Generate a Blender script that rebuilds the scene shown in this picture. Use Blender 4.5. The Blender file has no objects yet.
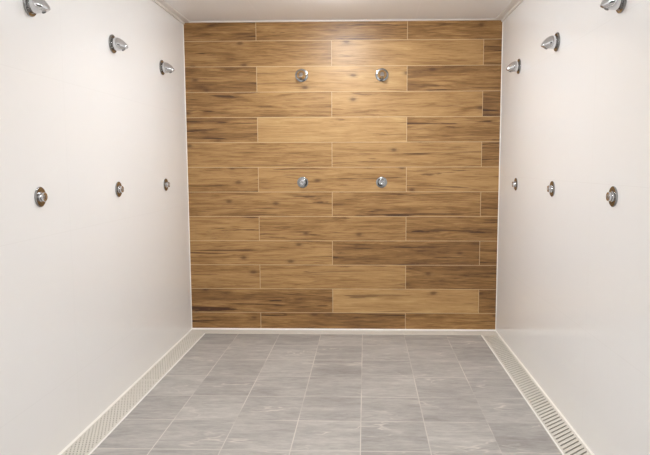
import bpy, bmesh, math, random
from mathutils import Vector, Matrix
random.seed(7)
scene = bpy.context.scene
COL = scene.collection
PI = math.pi

# ------------------------------------------------------------------ room measures (metres)
XL, XR = -1.4503, 1.0772          # side walls
YB = 4.8583                       # wood wall
YF = -1.6                         # wall behind the viewer
H = 2.4978
CH = 0.148                        # width of the drain channel
CHB = 0.128                       # width of the channel along the wood wall
T = 0.12

# ------------------------------------------------------------------ node helpers
def new_mat(name):
    m = bpy.data.materials.new(name); m.use_nodes = True
    nt = m.node_tree; nt.nodes.clear()
    out = nt.nodes.new('ShaderNodeOutputMaterial')
    b = nt.nodes.new('ShaderNodeBsdfPrincipled')
    nt.links.new(b.outputs[0], out.inputs[0])
    return m, nt, b
def N(nt, kind, **kw):
    n = nt.nodes.new(kind)
    for k, v in kw.items(): setattr(n, k, v)
    return n
def L(nt, a, b): nt.links.new(a, b)
def math_n(nt, op, a, b=None, c=None, clamp=False):
    n = nt.nodes.new('ShaderNodeMath'); n.operation = op; n.use_clamp = clamp
    for i, v in enumerate((a, b, c)):
        if v is None: continue
        if isinstance(v, (int, float)): n.inputs[i].default_value = v
        else: nt.links.new(v, n.inputs[i])
    return n.outputs[0]
def mixc(nt, fac, a, b, mode='MIX'):
    n = nt.nodes.new('ShaderNodeMix'); n.data_type = 'RGBA'; n.blend_type = mode
    for idx, v in ((0, fac), (6, a), (7, b)):
        if isinstance(v, (int, float)): n.inputs[idx].default_value = v
        elif isinstance(v, tuple): n.inputs[idx].default_value = (*v, 1)
        else: nt.links.new(v, n.inputs[idx])
    return n.outputs[2]
def ramp(nt, fac, stops):
    n = nt.nodes.new('ShaderNodeValToRGB'); e = n.color_ramp.elements
    while len(e) > 1: e.remove(e[-1])
    e[0].position = stops[0][0]; e[0].color = (*stops[0][1], 1)
    for p, c in stops[1:]:
        x = e.new(p); x.color = (*c, 1)
    nt.links.new(fac, n.inputs[0]); return n.outputs[0]
def bumpn(nt, h, strength, dist=0.002):
    n = nt.nodes.new('ShaderNodeBump'); n.inputs['Strength'].default_value = strength
    n.inputs['Distance'].default_value = dist
    nt.links.new(h, n.inputs['Height']); return n.outputs[0]
def srgb(r, g, b):
    f = lambda c: ((c/255+0.055)/1.055)**2.4 if c > 10 else c/255/12.92
    return (f(r), f(g), f(b))
def noise(nt, vec, scale, detail=3, rough=.5, dist=0.0):
    n = nt.nodes.new('ShaderNodeTexNoise'); n.inputs['Scale'].default_value = scale
    n.inputs['Detail'].default_value = detail; n.inputs['Roughness'].default_value = rough
    n.inputs['Distortion'].default_value = dist
    nt.links.new(vec, n.inputs['Vector']); return n.outputs['Fac']

# ------------------------------------------------------------------ materials
def wall_white(name, z0, pitch, y0, ypitch):
    m, nt, b = new_mat(name)
    g = N(nt, 'ShaderNodeNewGeometry'); s = N(nt, 'ShaderNodeSeparateXYZ'); L(nt, g.outputs['Position'], s.inputs[0])
    def joint(v, o, p, w):
        f = math_n(nt, 'MODULO', math_n(nt, 'ADD', v, -o + 50*p), p)
        d = math_n(nt, 'MINIMUM', f, math_n(nt, 'SUBTRACT', p, f))
        return math_n(nt, 'LESS_THAN', d, w)
    j = math_n(nt, 'MAXIMUM', joint(s.outputs[2], z0, pitch, .0014), joint(s.outputs[1], y0, ypitch, .0014))
    c = mixc(nt, noise(nt, g.outputs['Position'], 1.1, 2), srgb(237, 235, 233), srgb(239, 237, 235))
    c = mixc(nt, math_n(nt, 'MULTIPLY', j, .10), c, srgb(190, 184, 178))
    L(nt, c, b.inputs['Base Color'])
    b.inputs['Roughness'].default_value = .13
    L(nt, bumpn(nt, noise(nt, g.outputs['Position'], 3.0, 1), .05, .01), b.inputs['Normal'])
    return m
M = {}
M['wall_l'] = wall_white('white_glazed_tile', 0.325, .72, 4.69, 1.8)
M['wall_r'] = wall_white('white_glazed_tile_right', 0.555, .72, 4.69, 1.8)

def plain(name, col, rough=.5, metal=0.0, bump=0, bscale=50):
    m, nt, b = new_mat(name)
    g = N(nt, 'ShaderNodeTexCoord')
    f = noise(nt, g.outputs['Object'], bscale, 2)
    c = mixc(nt, f, tuple(x*.97 for x in col), tuple(min(1, x*1.03) for x in col))
    L(nt, c, b.inputs['Base Color'])
    b.inputs['Roughness'].default_value = rough; b.inputs['Metallic'].default_value = metal
    if bump: L(nt, bumpn(nt, f, bump, .001), b.inputs['Normal'])
    return m
M['caulk'] = plain('white_sealant', srgb(244, 240, 233), .45)
M['trim'] = plain('ceiling_trim_paint', srgb(226, 221, 215), .4)
M['chrome'] = plain('chrome', (.66, .66, .67), .05, 1.0)
M['plate'] = plain('dark_chrome', (.34, .34, .335), .10, 1.0)
M['chrome_dull'] = plain('satin_chrome', (.40, .39, .38), .28, 1.0)
M['rubber'] = plain('dark_rubber', (.03, .03, .03), .5)
M['grate'] = plain('cream_coated_grate', srgb(216, 210, 199), .45)
M['trough'] = plain('drain_trough', srgb(165, 158, 148), .7)
M['slab'] = plain('screed', srgb(140, 136, 130), .8)

def ceiling_mat():
    m, nt, b = new_mat('white_ceiling_panel')
    g = N(nt, 'ShaderNodeNewGeometry'); s = N(nt, 'ShaderNodeSeparateXYZ'); L(nt, g.outputs['Position'], s.inputs[0])
    f = math_n(nt, 'MODULO', math_n(nt, 'ADD', s.outputs[0], .814 + 12), 1.2)
    d = math_n(nt, 'MINIMUM', f, math_n(nt, 'SUBTRACT', 1.2, f))
    j = math_n(nt, 'LESS_THAN', d, .003)
    c = mixc(nt, math_n(nt, 'MULTIPLY', j, .35), srgb(240, 238, 237), srgb(250, 249, 248))
    L(nt, c, b.inputs['Base Color']); b.inputs['Roughness'].default_value = .42
    return m
M['ceiling'] = ceiling_mat()

def wood_mat():
    m, nt, b = new_mat('wood_look_plank_tile')
    g = N(nt, 'ShaderNodeNewGeometry'); at = N(nt, 'ShaderNodeAttribute'); at.attribute_name = 'plank'
    sp = N(nt, 'ShaderNodeSeparateColor'); L(nt, at.outputs['Color'], sp.inputs[0])
    tone, seed, sid = sp.outputs[0], sp.outputs[1], sp.outputs[2]
    s = N(nt, 'ShaderNodeSeparateXYZ'); L(nt, g.outputs['Position'], s.inputs[0])
    def vec(sx, sz):
        c = N(nt, 'ShaderNodeCombineXYZ')
        L(nt, math_n(nt, 'ADD', math_n(nt, 'MULTIPLY', s.outputs[0], sx), math_n(nt, 'MULTIPLY', seed, 37.0)), c.inputs[0])
        L(nt, math_n(nt, 'MULTIPLY', sid, 61.0), c.inputs[1])
        L(nt, math_n(nt, 'ADD', math_n(nt, 'MULTIPLY', s.outputs[2], sz), math_n(nt, 'MULTIPLY', seed, 19.0)), c.inputs[2])
        return c.outputs[0]
    n1 = noise(nt, vec(1.5, 13), 1.0, 5, .6, 1.1)          # broad figure
    n2 = noise(nt, vec(4.0, 62), 1.0, 6, .72, .9)         # grain lines
    n3 = noise(nt, vec(9, 260), 1.0, 3, .6)               # fine fibres
    n4 = noise(nt, vec(1.1, 26), 1.0, 4, .6, 1.6)        # dark streak mask
    v = math_n(nt, 'ADD', math_n(nt, 'MULTIPLY', n1, .38), math_n(nt, 'ADD', math_n(nt, 'MULTIPLY', n2, .48), math_n(nt, 'MULTIPLY', n3, .14)))
    v = math_n(nt, 'ADD', v, math_n(nt, 'MULTIPLY', math_n(nt, 'SUBTRACT', tone, .5), .33))
    c = ramp(nt, v, [(.24, srgb(98, 66, 34)), (.36, srgb(144, 105, 58)), (.45, srgb(174, 134, 83)), (.55, srgb(190, 152, 100)), (.70, srgb(212, 179, 127))])
    # dark heart streaks
    st = ramp(nt, n4, [(.60, (0, 0, 0)), (.665, (1, 1, 1))])
    c = mixc(nt, math_n(nt, 'MULTIPLY', st, math_n(nt, 'SUBTRACT', 1.05, tone, clamp=True)), c, mixc(nt, 1.0, c, srgb(128, 100, 82), 'MULTIPLY'))
    # knots: sparse voronoi cells
    vo = N(nt, 'ShaderNodeTexVoronoi'); vo.inputs['Scale'].default_value = 1.0
    vo.voronoi_dimensions = '2D'
    v2 = N(nt, 'ShaderNodeCombineXYZ')
    L(nt, math_n(nt, 'ADD', math_n(nt, 'MULTIPLY', s.outputs[0], 2.6), math_n(nt, 'MULTIPLY', seed, 37.0)), v2.inputs[0])
    L(nt, math_n(nt, 'ADD', math_n(nt, 'MULTIPLY', s.outputs[2], 5.0), math_n(nt, 'MULTIPLY', sid, 23.0)), v2.inputs[1])
    L(nt, v2.outputs[0], vo.inputs['Vector'])
    rnd = N(nt, 'ShaderNodeSeparateColor'); L(nt, vo.outputs['Color'], rnd.inputs[0])
    kn = math_n(nt, 'MULTIPLY', math_n(nt, 'GREATER_THAN', rnd.outputs[0], .60),
                ramp(nt, math_n(nt, 'ADD', vo.outputs['Distance'], math_n(nt, 'MULTIPLY', math_n(nt, 'SUBTRACT', n2, .5), .12)), [(.030, (1, 1, 1)), (.085, (.25, .25, .25)), (.15, (0, 0, 0))]))
    c = mixc(nt, math_n(nt, 'MULTIPLY', kn, .75), c, srgb(88, 56, 30))
    L(nt, c, b.inputs['Base Color'])
    b.inputs['Roughness'].default_value = .42
    L(nt, bumpn(nt, n2, .25, .001), b.inputs['Normal'])
    return m
M['wood'] = wood_mat()
M['grout'] = plain('beige_grout', srgb(212, 186, 148), .8)

# floor grid (fitted): joints x = GX + k*GT ; y = GY - k*GT
GT = .3362; GX = -1.0316; GY = YB - .0974
def floor_mat():
    m, nt, b = new_mat('grey_stone_tile')
    g = N(nt, 'ShaderNodeNewGeometry'); s = N(nt, 'ShaderNodeSeparateXYZ'); L(nt, g.outputs['Position'], s.inputs[0])
    x, y = s.outputs[0], s.outputs[1]
    def cell(v, o):
        q = math_n(nt, 'DIVIDE', math_n(nt, 'ADD', v, -o + 50*GT), GT)
        i = math_n(nt, 'FLOOR', q); f = math_n(nt, 'SUBTRACT', q, i)
        d = math_n(nt, 'MULTIPLY', math_n(nt, 'MINIMUM', f, math_n(nt, 'SUBTRACT', 1.0, f)), GT)
        return i, d
    ix, dx = cell(x, GX); iy, dy = cell(y, GY)
    idv = N(nt, 'ShaderNodeCombineXYZ'); L(nt, ix, idv.inputs[0]); L(nt, iy, idv.inputs[1])
    wn = N(nt, 'ShaderNodeTexWhiteNoise'); wn.noise_dimensions = '2D'; L(nt, idv.outputs[0], wn.inputs['Vector'])
    off = N(nt, 'ShaderNodeVectorMath', operation='SCALE'); L(nt, wn.outputs['Color'], off.inputs[0]); off.inputs['Scale'].default_value = 7
    mp = N(nt, 'ShaderNodeMapping'); mp.inputs['Rotation'].default_value = (0, 0, -.28); mp.inputs['Scale'].default_value = (2.2, 8.5, 1)
    L(nt, g.outputs['Position'], mp.inputs[0])
    ad = N(nt, 'ShaderNodeVectorMath', operation='ADD'); L(nt, mp.outputs[0], ad.inputs[0]); L(nt, off.outputs[0], ad.inputs[1])
    n1 = noise(nt, ad.outputs[0], 1.0, 5, .6, .8)
    n2 = noise(nt, ad.outputs[0], 6.5, 6, .75, .3)
    v = math_n(nt, 'ADD', math_n(nt, 'MULTIPLY', n1, .52), math_n(nt, 'MULTIPLY', n2, .48))
    v = math_n(nt, 'ADD', v, math_n(nt, 'MULTIPLY', math_n(nt, 'SUBTRACT', wn.outputs['Value'], .5), .09))
    c = ramp(nt, v, [(.30, srgb(138, 133, 128)), (.45, srgb(160, 155, 150)), (.56, srgb(175, 170, 164)), (.70, srgb(196, 191, 184))])
    # thin pale veins
    n3 = noise(nt, ad.outputs[0], .8, 3, .5, .45)
    ve = math_n(nt, 'ABSOLUTE', math_n(nt, 'SUBTRACT', n3, .5))
    ve = ramp(nt, ve, [(.0, (1, 1, 1)), (.014, (0, 0, 0))])
    n5 = ramp(nt, noise(nt, g.outputs['Position'], 3.1, 2), [(.48, (0, 0, 0)), (.64, (1, 1, 1))])
    c = mixc(nt, math_n(nt, 'MULTIPLY', math_n(nt, 'MULTIPLY', ve, n5), .8), c, srgb(212, 204, 194))
    # grout, worn unevenly
    d = math_n(nt, 'MINIMUM', math_n(nt, 'ADD', dx, 0), dy)
    gr = math_n(nt, 'LESS_THAN', d, .0026)
    gr = math_n(nt, 'MAXIMUM', math_n(nt, 'LESS_THAN', dx, .0026), math_n(nt, 'MULTIPLY', math_n(nt, 'LESS_THAN', dy, .0038), .85))
    fade = ramp(nt, noise(nt, g.outputs['Position'], 2.3, 2), [(.36, (.15, .15, .15)), (.56, (1, 1, 1))])
    c = mixc(nt, math_n(nt, 'MULTIPLY', gr, fade), c, srgb(204, 197, 188))
    L(nt, c, b.inputs['Base Color'])
    b.inputs['Roughness'].default_value = .5
    L(nt, bumpn(nt, math_n(nt, 'SUBTRACT', n2, math_n(nt, 'MULTIPLY', gr, .8)), .2, .002), b.inputs['Normal'])
    return m
M['floor'] = floor_mat()

def emis(name, col, strength):
    m = bpy.data.materials.new(name); m.use_nodes = True; nt = m.node_tree; nt.nodes.clear()
    o = nt.nodes.new('ShaderNodeOutputMaterial'); e = nt.nodes.new('ShaderNodeEmission')
    e.inputs[0].default_value = (*col, 1); e.inputs[1].default_value = strength
    nt.links.new(e.outputs[0], o.inputs[0]); return m

# ------------------------------------------------------------------ mesh helpers
def obj(name, bm, mats, parent=None, smooth=False):
    me = bpy.data.meshes.new(name)
    bmesh.ops.recalc_face_normals(bm, faces=bm.faces[:])
    if smooth:
        for f in bm.faces: f.smooth = True
    bm.to_mesh(me); bm.free()
    for m in (mats if isinstance(mats, (list, tuple)) else [mats]): me.materials.append(m)
    o = bpy.data.objects.new(name, me); COL.objects.link(o)
    if parent: o.parent = parent
    if smooth:
        try: me.set_sharp_from_angle(angle=math.radians(38))
        except Exception: pass
    return o
def box(bm, x0, x1, y0, y1, z0, z1, mi=0):
    vs = [bm.verts.new((x, y, z)) for x in (x0, x1) for y in (y0, y1) for z in (z0, z1)]
    fs = []
    for q in ((0, 1, 3, 2), (4, 6, 7, 5), (0, 4, 5, 1), (2, 3, 7, 6), (0, 2, 6, 4), (1, 5, 7, 3)):
        f = bm.faces.new([vs[i] for i in q]); f.material_index = mi; fs.append(f)
    return fs
def struct(o): o['kind'] = 'structure'; return o
def prism(bm, pts, axis_fn, a0, a1):
    """extrude closed 2D outline between a0 and a1; axis_fn(u,v,a)->xyz"""
    r0 = [bm.verts.new(axis_fn(u, v, a0)) for u, v in pts]; r1 = [bm.verts.new(axis_fn(u, v, a1)) for u, v in pts]
    n = len(pts)
    for i in range(n): bm.faces.new((r0[i], r0[(i+1) % n], r1[(i+1) % n], r1[i]))
    bm.faces.new(r0[::-1]); bm.faces.new(r1)

# ------------------------------------------------------------------ room shell
bm = bmesh.new(); box(bm, XL-T, XL, YF-T, YB+T, -.12, H+.1); struct(obj('wall_left', bm, M['wall_l']))
bm = bmesh.new(); box(bm, XR, XR+T, YF-T, YB+T, -.12, H+.1); struct(obj('wall_right', bm, M['wall_r']))
bm = bmesh.new(); box(bm, XL, XR, YF-T, YF, -.12, H+.1); struct(obj('wall_front', bm, M['wall_r']))
M['added_door'] = plain('added_door_paint', srgb(70, 62, 56), .5)
bm = bmesh.new(); box(bm, XL+.55, XR-.55, YF, YF+.045, .001, 2.1); box(bm, XR-.75, XR-.62, YF+.045, YF+.09, .98, 1.01); struct(obj('added_door_1', bm, M['added_door']))  # unseen dark door, added so the chrome reflects some dark streaks
bm = bmesh.new(); box(bm, XL, XR, YF, YB, H, H+.1); struct(obj('ceiling', bm, M['ceiling']))

# floor: tiled field raised beside a U of drain channel
fx0, fx1, fy1 = XL+CH, XR-CH, YB-CHB
bm = bmesh.new()
box(bm, XL, XR, YF, YB, -.12, -.04, 1)
box(bm, fx0, fx1, YF, fy1, -.04, 0, 0)
struct(obj('floor', bm, [M['floor'], M['slab']]))

# wood plank wall
def wood_wall():
    ZB, A, G = .1467, -.8691, .0019
    tones = {12: [.18, .35, .42], 11: [.45, .66, .30], 10: [.12, .72, .30], 9: [.48, .60, .24], 8: [.30, .72, .45],
             7: [.55, .62, .12], 6: [.48, .58, .60], 5: [.50, .45, .30], 4: [.55, .50, .36], 3: [.55, .20, .16],
             2: [.50, .58, .26], 1: [.30, .72, .16], 0: [.28, .22, .40]}
    bm = bmesh.new()
    lay = bm.loops.layers.color.new('plank')
    for f in box(bm, XL, XR, YB, YB+T, -.12, H+.1, 1): pass
    rnd = random.Random(11)
    for k in range(13):
        z0 = 0.010 if k == 0 else ZB+.2*(k-1); z1 = min(ZB+.2*k, H-.002)
        js = [A, A+1.2] if k % 2 == 0 else [A+.6, A+1.8]
        xs = [XL+.004] + js + [XR-.004]
        for i in range(3):
            x0, x1 = xs[i]+(G if i else 0), xs[i+1]-(G if i < 2 else 0)
            fs = box(bm, x0, x1, YB-.0008, YB+.001, z0+(G if k else 0), z1-G, 0)
            col = (tones[k][i], rnd.random(), rnd.random(), 1)
            for f in fs:
                for l in f.loops: l[lay] = col
    return struct(obj('wall_back', bm, [M['wood'], M['grout']]))
wood_wall()

# sealant beads and trims
def cove(name, axis_fn, a0, a1, s=.010, m='caulk'):
    bm = bmesh.new()
    pts = [(0, 0), (s, 0), (s*.62, s*.18), (s*.3, s*.34), (s*.12, s*.65), (0, s)]
    prism(bm, pts, axis_fn, a0, a1)
    return struct(obj(name, bm, M[m]))
cove('trim_1', lambda u, v, a: (XL+u, YB-.0008-v, a), .006, H, .005)
cove('trim_2', lambda u, v, a: (XR-u, YB-.0008-v, a), .006, H, .005)
cove('trim_3', lambda u, v, a: (XL+u, a, .001+v), YF, YB, .0065)
cove('trim_4', lambda u, v, a: (XR-u, a, .001+v), YF, YB, .0065)
cove('trim_5', lambda u, v, a: (a, YB-u, .001+v), XL, XR, .013)
# ceiling perimeter trim: shallow L profile
def ctrim(name, fn, a0, a1):
    bm = bmesh.new()
    prism(bm, [(0, 0), (.060, 0), (.060, .004), (.052, .006), (.020, .006), (.014, .012), (.014, .020), (0, .020)], fn, a0, a1)
    return struct(obj(name, bm, M['trim']))
ctrim('trim_6', lambda u, v, a: (XL+u, a, H-v), YF, YB-.004)
ctrim('trim_7', lambda u, v, a: (XR-u, a, H-v), YF, YB-.004)
bm = bmesh.new(); prism(bm, [(0, 0), (.012, 0), (.012, .006), (0, .008)], lambda u, v, a: (a, YB-.0008-u, H-v), XL+.015, XR-.015)
struct(obj('trim_8', bm, M['trim']))

# ------------------------------------------------------------------ floor drains
def root(name, label, cat, loc=(0, 0, 0), group=None):
    o = bpy.data.objects.new(name, None); COL.objects.link(o); o.location = loc
    o.empty_display_size = .05
    o['label'] = label; o['category'] = cat
    if group: o['group'] = group
    return o
def plate_with_holes(bm, x0, x1, ys, rows_fn, z, th):
    """top surface strip: for each row band, solid and hole quads. rows_fn(j)->(list of hole (xa,xb)) """
    def quad(xa, xb, ya, yb):
        if xb-xa < 1e-5: return
        bm.faces.new([bm.verts.new(p) for p in ((xa, ya, z), (xb, ya, z), (xb, yb, z), (xa, yb, z))])
    def inner(xa, xb, ya, yb):
        p = [(xa, ya), (xb, ya), (xb, yb), (xa, yb)]
        for i in range(4):
            (ax, ay), (bx, by) = p[i], p[(i+1) % 4]
            bm.faces.new([bm.verts.new(q) for q in ((ax, ay, z), (ax, ay, z-th), (bx, by, z-th), (bx, by, z))])
    for j, (ya, yb, hol) in enumerate(ys):
        hs = rows_fn(hol) if hol is not None else []
        c = x0
        for xa, xb in hs:
            quad(c, xa, ya, yb); inner(xa, xb, ya, yb); c = xb
        quad(c, x1, ya, yb)
def holes_rows(y0, y1, pitch, hole):
    out = []; y = y0; k = 0
    m = (pitch-hole)/2
    while y + pitch <= y1 + 6e-4:
        out.append((y, y+m, None)); out.append((y+m, y+m+hole, k)); out.append((y+m+hole, y+pitch, None)); y += pitch; k += 1
    
    if y1 > y: out.append((y, y1, None))
    return out

def side_drain(side, label):
    if side < 0: x0, x1 = XL+.004, fx0-.001
    else: x0, x1 = fx1+.001, XR-.004
    y1 = fy1-.001 if True else YB
    r = root('floor_drain', label, 'drain', ((x0+x1)/2, YF, 0), 'perforated drains along the side walls')
    cx = (x0+x1)/2
    bm = bmesh.new()
    box(bm, x0-cx, x1-cx, 0, y1-YF, -.0395, -.034 if side < 0 else -.015)
    box(bm, x0-cx, x0-cx+.003, 0, y1-YF, -.034, -.006); box(bm, x1-cx-.003, x1-cx, 0, y1-YF, -.034, -.006)
    obj('trough', bm, M['trough'], r)
    # rim: the raised white edge against the tiles, and one against the wall
    bm = bmesh.new()
    for xa, xb in ((x0-cx, x0-cx+(.005 if side < 0 else .010)), (x1-cx-(.010 if side < 0 else .005), x1-cx)):
        prism(bm, [(xa, -.006), (xb, -.006), (xb, .001), (xb-.002, .003), (xa+.002, .003), (xa, .001)], lambda u, v, a: (u, a, v), 0, y1-YF)
    obj('rim', bm, M['caulk'], r)
    gx0, gx1 = (x0-cx+.005, x1-cx-.010) if side < 0 else (x0-cx+.010, x1-cx-.005)
    seams = [1.5-YF, 2.65-YF, 3.68-YF, y1-YF] if side < 0 else [1.496-YF, 2.792-YF, 3.800-YF, y1-YF]
    a = .2-YF
    for n, sy in enumerate(seams):
        bm = bmesh.new()
        if side < 0:
            pitch, hole = .0235, .0110
            lp = .0170
            def rows(k):
                off = (lp/2 if k % 2 else 0)
                res = []; x = gx0+.006+off
                while x+.0085 < gx1-.004: res.append((x, x+.0085)); x += lp
                return res
        else:
            pitch, hole = .0360, .0115
            def rows(k):
                return [(gx0+.010, gx1-.010)]
        plate_with_holes(bm, gx0, gx1, holes_rows(a, sy-.0004, pitch, hole), rows, .0, .003)
        if side > 0:                      # the slots run obliquely across the grate
            for v in bm.verts: v.co.y = min(v.co.y + (v.co.x-gx0)*.85, y1-YF-.001)
        bmesh.ops.remove_doubles(bm, verts=bm.verts[:], dist=1e-6)
        obj('grate', bm, M['grate'], r)
        a = sy
    return r
side_drain(-1, 'cream floor drain with small round holes along the left white wall')
side_drain(1, 'cream floor drain with crosswise slots along the right white wall')
# back channel: plain cover strip below the wood wall
r = root('channel_cover', 'plain cream cover strip on the floor along the foot of the wood wall', 'drain cover', (0, YB-CHB/2, 0))
bm = bmesh.new(); prism(bm, [(-CHB/2, -.0395), (CHB/2, -.0395), (CHB/2, -.001), (-CHB/2+.012, 0), (-CHB/2, 0)], lambda u, v, a: (a, u, v), XL+.001, XR-.001)
obj('cover_strip', bm, M['grate'], r)
bm = bmesh.new(); prism(bm, [(-CHB/2, -.001), (-CHB/2+.008, -.001), (-CHB/2+.007, .002), (-CHB/2+.001, .002)], lambda u, v, a: (a, u, v), fx0, fx1)
obj('edge_strip', bm, M['grate'], r)

# ------------------------------------------------------------------ fittings (local +Y points out of the wall, Z up)
def lathe(bm, prof, seg=40, axis=lambda s, r, a: (r*math.cos(a), s, r*math.sin(a))):
    """prof: list of (distance from wall, radius)"""
    rings = []
    for s, r in prof:
        if r < 1e-6: rings.append([bm.verts.new(axis(s, 0, 0))])
        else: rings.append([bm.verts.new(axis(s, r, 2*PI*i/seg)) for i in range(seg)])
    for A, B in zip(rings, rings[1:]):
        for i in range(seg):
            j = (i+1) % seg
            if len(A) == 1: bm.faces.new((A[0], B[i], B[j]))
            elif len(B) == 1: bm.faces.new((A[i], A[j], B[0]))
            else: bm.faces.new((A[i], A[j], B[j], B[i]))
def make_head():
    r = root('wall_shower', '', 'shower')
    bm = bmesh.new()
    lathe(bm, [(0, .052), (.004, .0525), (.0068, .0512), (.0080, .0485), (.0084, .040), (.0086, .030), (.0086, 0)], 48)
    obj('wall_plate', bm, M['plate'], r, True)
    # bullet shaped hood, sagging outward and down, cut by a slanted spray opening
    bm = bmesh.new()
    path = [(.005, 0, .031), (.010, 0, .0350), (.018, 0, .0370), (.029, -.002, .0372), (.040, -.005, .0350), (.052, -.009, .0305),
            (.064, -.014, .0245), (.075, -.019, .0180), (.083, -.023, .0115), (.088, -.026, .0055)]
    seg = 40; rings = []
    for k, (s, dz, rad) in enumerate(path):
        t = min(1, k/7)*.50
        rings.append([bm.verts.new((rad*math.cos(2*PI*i/seg), s+math.sin(2*PI*i/seg)*rad*math.sin(t)*.9, dz+rad*math.sin(2*PI*i/seg)*math.cos(t))) for i in range(seg)])
    for A, B in zip(rings, rings[1:]):
        for i in range(seg): bm.faces.new((A[i], A[(i+1) % seg], B[(i+1) % seg], B[i]))
    bm.faces.new(rings[0]); bm.faces.new(rings[-1])
    pc = Vector((0, .062, -.034)); pn = Vector((0, .42, -.91)).normalized()
    res = bmesh.ops.bisect_plane(bm, geom=bm.verts[:]+bm.edges[:]+bm.faces[:], plane_co=pc, plane_no=pn, clear_outer=True)
    edges = [e for e in res['geom_cut'] if isinstance(e, bmesh.types.BMEdge)]
    bmesh.ops.contextual_create(bm, geom=edges)
    obj('hood', bm, M['chrome'], r, True)
    # spray face: oval disc with nozzle pins, lying on the cut
    ux = Vector((1, 0, 0)); uy = pn.cross(ux).normalized()
    c = Vector((0, .063, -.034)); c = c - pn*((c-pc).dot(pn))
    bm = bmesh.new()
    def P(u, v, w): return c + ux*u + uy*v + pn*w
    rings = []
    for w, k in ((-.002, 1), (.0012, 1), (.0022, .92), (.0022, 0)):
        rings.append([bm.verts.new(P(.0095*k*math.cos(2*PI*i/32), .0105*k*math.sin(2*PI*i/32), w)) for i in range(32)] if k else [bm.verts.new(P(0, 0, w))])
    for A, B in zip(rings, rings[1:]):
        for i in range(32):
            if len(B) == 1: bm.faces.new((A[i], A[(i+1) % 32], B[0]))
            else: bm.faces.new((A[i], A[(i+1) % 32], B[(i+1) % 32], B[i]))
    sf = obj('spray_face', bm, M['chrome_dull'], r, True)
    bm = bmesh.new()
    for rr, n in ((.0001, 1), (.0040, 6), (.0072, 10)):
        for i in range(n):
            a = 2*PI*i/n; cc = P(rr*math.cos(a), rr*1.1*math.sin(a), .0018)
            mt = Matrix.Translation(cc) @ pn.to_track_quat('Z', 'Y').to_matrix().to_4x4()
            bmesh.ops.create_cone(bm, cap_ends=True, segments=8, radius1=.0016, radius2=.0011, depth=.003, matrix=mt)
    obj('nozzles', bm, M['rubber'], sf, True)
    # grub screw on the collar
    bm = bmesh.new()
    bmesh.ops.create_cone(bm, cap_ends=True, segments=16, radius1=.0035, radius2=.003, depth=.004,
                          matrix=Matrix.Translation((0.033, .0085+.002, -.026)) @ Matrix.Rotation(-PI/2, 4, 'X'))
    obj('screw', bm, M['chrome_dull'], r, True)
    return r
def make_valve():
    r = root('shower_valve', '', 'shower valve')
    bm = bmesh.new()
    lathe(bm, [(0, .0445), (.002, .0455), (.0045, .0450), (.0062, .0430), (.0072, .038), (.0078, .0255), (.0078, 0)], 48)
    obj('wall_plate', bm, M['plate'], r, True)
    bm = bmesh.new()
    lathe(bm, [(.006, .0235), (.011, .0235), (.0125, .0225), (.013, .0200), (.013, 0)], 40)
    obj('collar', bm, M['chrome'], r, True)
    bm = bmesh.new()
    lathe(bm, [(.012, .0180), (.014, .0182), (.0155, .0198), (.022, .0202), (.0255, .0188), (.0265, .0155), (.0255, .0120), (.0255, 0)], 40)
    b = obj('push_button', bm, M['chrome'], r, True)
    bm = bmesh.new()
    lathe(bm, [(.0255, .0100), (.0270, .0092), (.0275, 0)], 24)
    obj('button_cap', bm, M['chrome_dull'], b, True)
    return r
def dup(src):
    c = src.copy(); COL.objects.link(c)
    for ch in list(src.children):
        d = ch.copy(); COL.objects.link(d); d.parent = c
        for g in list(ch.children):
            e = g.copy(); COL.objects.link(e); e.parent = d
    return c
ZH, ZV = 2.057, 1.2245
YS = [2.628, 3.481, 4.317]
near = ['farthest from the wood wall', 'in the middle of the row', 'nearest the wood wall']
spots = []
for i, y in enumerate(YS): spots.append((XL, y, -PI/2, 'left white wall', near[i], 'left'))
for i, y in enumerate(YS): spots.append((XR, y, PI/2, 'right white wall', near[i], 'right'))
spots.append((-.508, YB-.0008, PI, 'wood wall', 'left one of the pair', 'back'))
spots.append((.131, YB-.0008, PI, 'wood wall', 'right one of the pair', 'back'))
h0, v0 = make_head(), make_valve()
for i, (x, y, rz, wall, which, side) in enumerate(spots):
    h = h0 if i == 0 else dup(h0); v = v0 if i == 0 else dup(v0)
    h.location = (x, y, ZH + (.014 if side == 'back' else -.008 if side == 'right' else 0)); v.location = (x, y, ZV)
    h.rotation_euler = (0, 0, rz); v.rotation_euler = (0, 0, rz)
    if side == 'back':
        h.location.z = 2.075
    h['label'] = 'chrome bullet-shaped shower head on the %s, %s' % (wall, which)
    v['label'] = 'round chrome push-button shower valve on the %s, %s' % (wall, which)
    h['group'] = 'chrome shower heads'; v['group'] = 'push-button shower valves'

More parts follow.
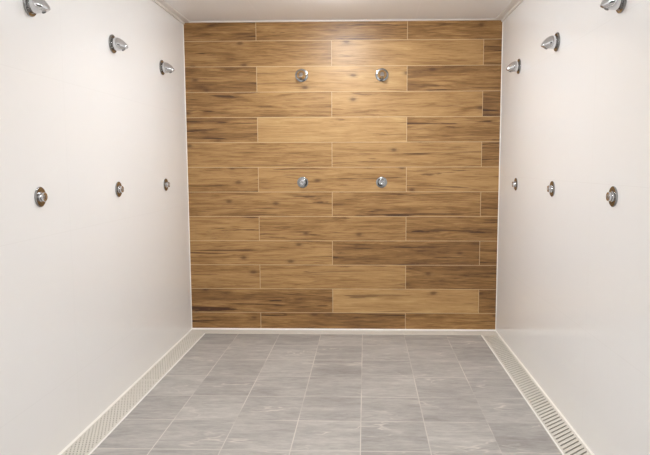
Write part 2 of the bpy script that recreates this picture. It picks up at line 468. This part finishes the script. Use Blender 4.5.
# ------------------------------------------------------------------ lamps: round opal ceiling light just above the frame, then three added fill lights
def lamp(x, y, strength, where, rad=.10, drop=1.0):
    r = root('ceiling_light', 'round opal ceiling light with a white rim, ' + where, 'ceiling light', (x, y, H), 'round ceiling lights')
    bm = bmesh.new()
    lathe(bm, [(0, rad+.014), (.012, rad+.014), (.016, rad+.008), (.016, rad-.002), (0, rad-.002)], 40, axis=lambda s, q, a: (q*math.cos(a), q*math.sin(a), -s))
    obj('rim', bm, M['trim'], r, True)
    bm = bmesh.new()
    lathe(bm, [(.004, rad-.003), (.018*drop, rad-.004), (.034*drop, rad*.9), (.046*drop, rad*.72), (.054*drop, rad*.4), (.057*drop, 0)], 40, axis=lambda s, q, a: (q*math.cos(a), q*math.sin(a), -s))
    obj('diffuser', bm, emis('opal_glow', (.90, .945, .985), strength), r, True)
lamp(-.19, 3.95, 480, 'nearest the wood wall', .055, .85)
lamp(-.19, 3.1, 165, 'unseen and added as fill, second from the wood wall', .10, .45)  # added fill, lifts the corners beside the wood wall
lamp(-.19, .6, 115, 'unseen and added as fill, third from the wood wall', .10, .45)  # added fill, no known lamp here
lamp(-.19, -.9, 530, 'unseen and added as fill, farthest from the wood wall', .10, .45)  # strong fill added behind the camera to even out the walls

w = bpy.data.worlds.new('World'); scene.world = w; w.use_nodes = True
w.node_tree.nodes['Background'].inputs[0].default_value = (.5, .48, .46, 1); w.node_tree.nodes['Background'].inputs[1].default_value = .0

# ------------------------------------------------------------------ camera
f, cx, cy = 598.595, 348.9975, 225.62
yaw, pitch, roll = .0274257, -.1006112, -.002091
sy_, cy_, sp_, cp_ = math.sin(yaw), math.cos(yaw), math.sin(pitch), math.cos(pitch)
F = Vector((-sy_*cp_, cy_*cp_, sp_)); R0 = Vector((cy_, sy_, 0)); U0 = R0.cross(F)
R = math.cos(roll)*R0 + math.sin(roll)*U0; U = -math.sin(roll)*R0 + math.cos(roll)*U0
cam = bpy.data.cameras.new('camera'); co = bpy.data.objects.new('camera', cam); COL.objects.link(co)
co.matrix_world = Matrix(((R.x, U.x, -F.x, 0), (R.y, U.y, -F.y, 0), (R.z, U.z, -F.z, 1.3624), (0, 0, 0, 1)))
cam.sensor_width = 36; cam.sensor_fit = 'HORIZONTAL'
cam.lens = f/650*36
cam.shift_x = -(cx-325)/650; cam.shift_y = (cy-227.5)/650
cam.clip_start = .05
scene.camera = co

vs = scene.view_settings
scene.display_settings.display_device = 'sRGB'
vs.view_transform = 'Standard'; vs.look = 'None'; vs.gamma = 1; vs.use_curve_mapping = False
vs.exposure = 0.20
scene.cycles.max_bounces = 14; scene.cycles.diffuse_bounces = 10
scene.cycles.sample_clamp_indirect = 60
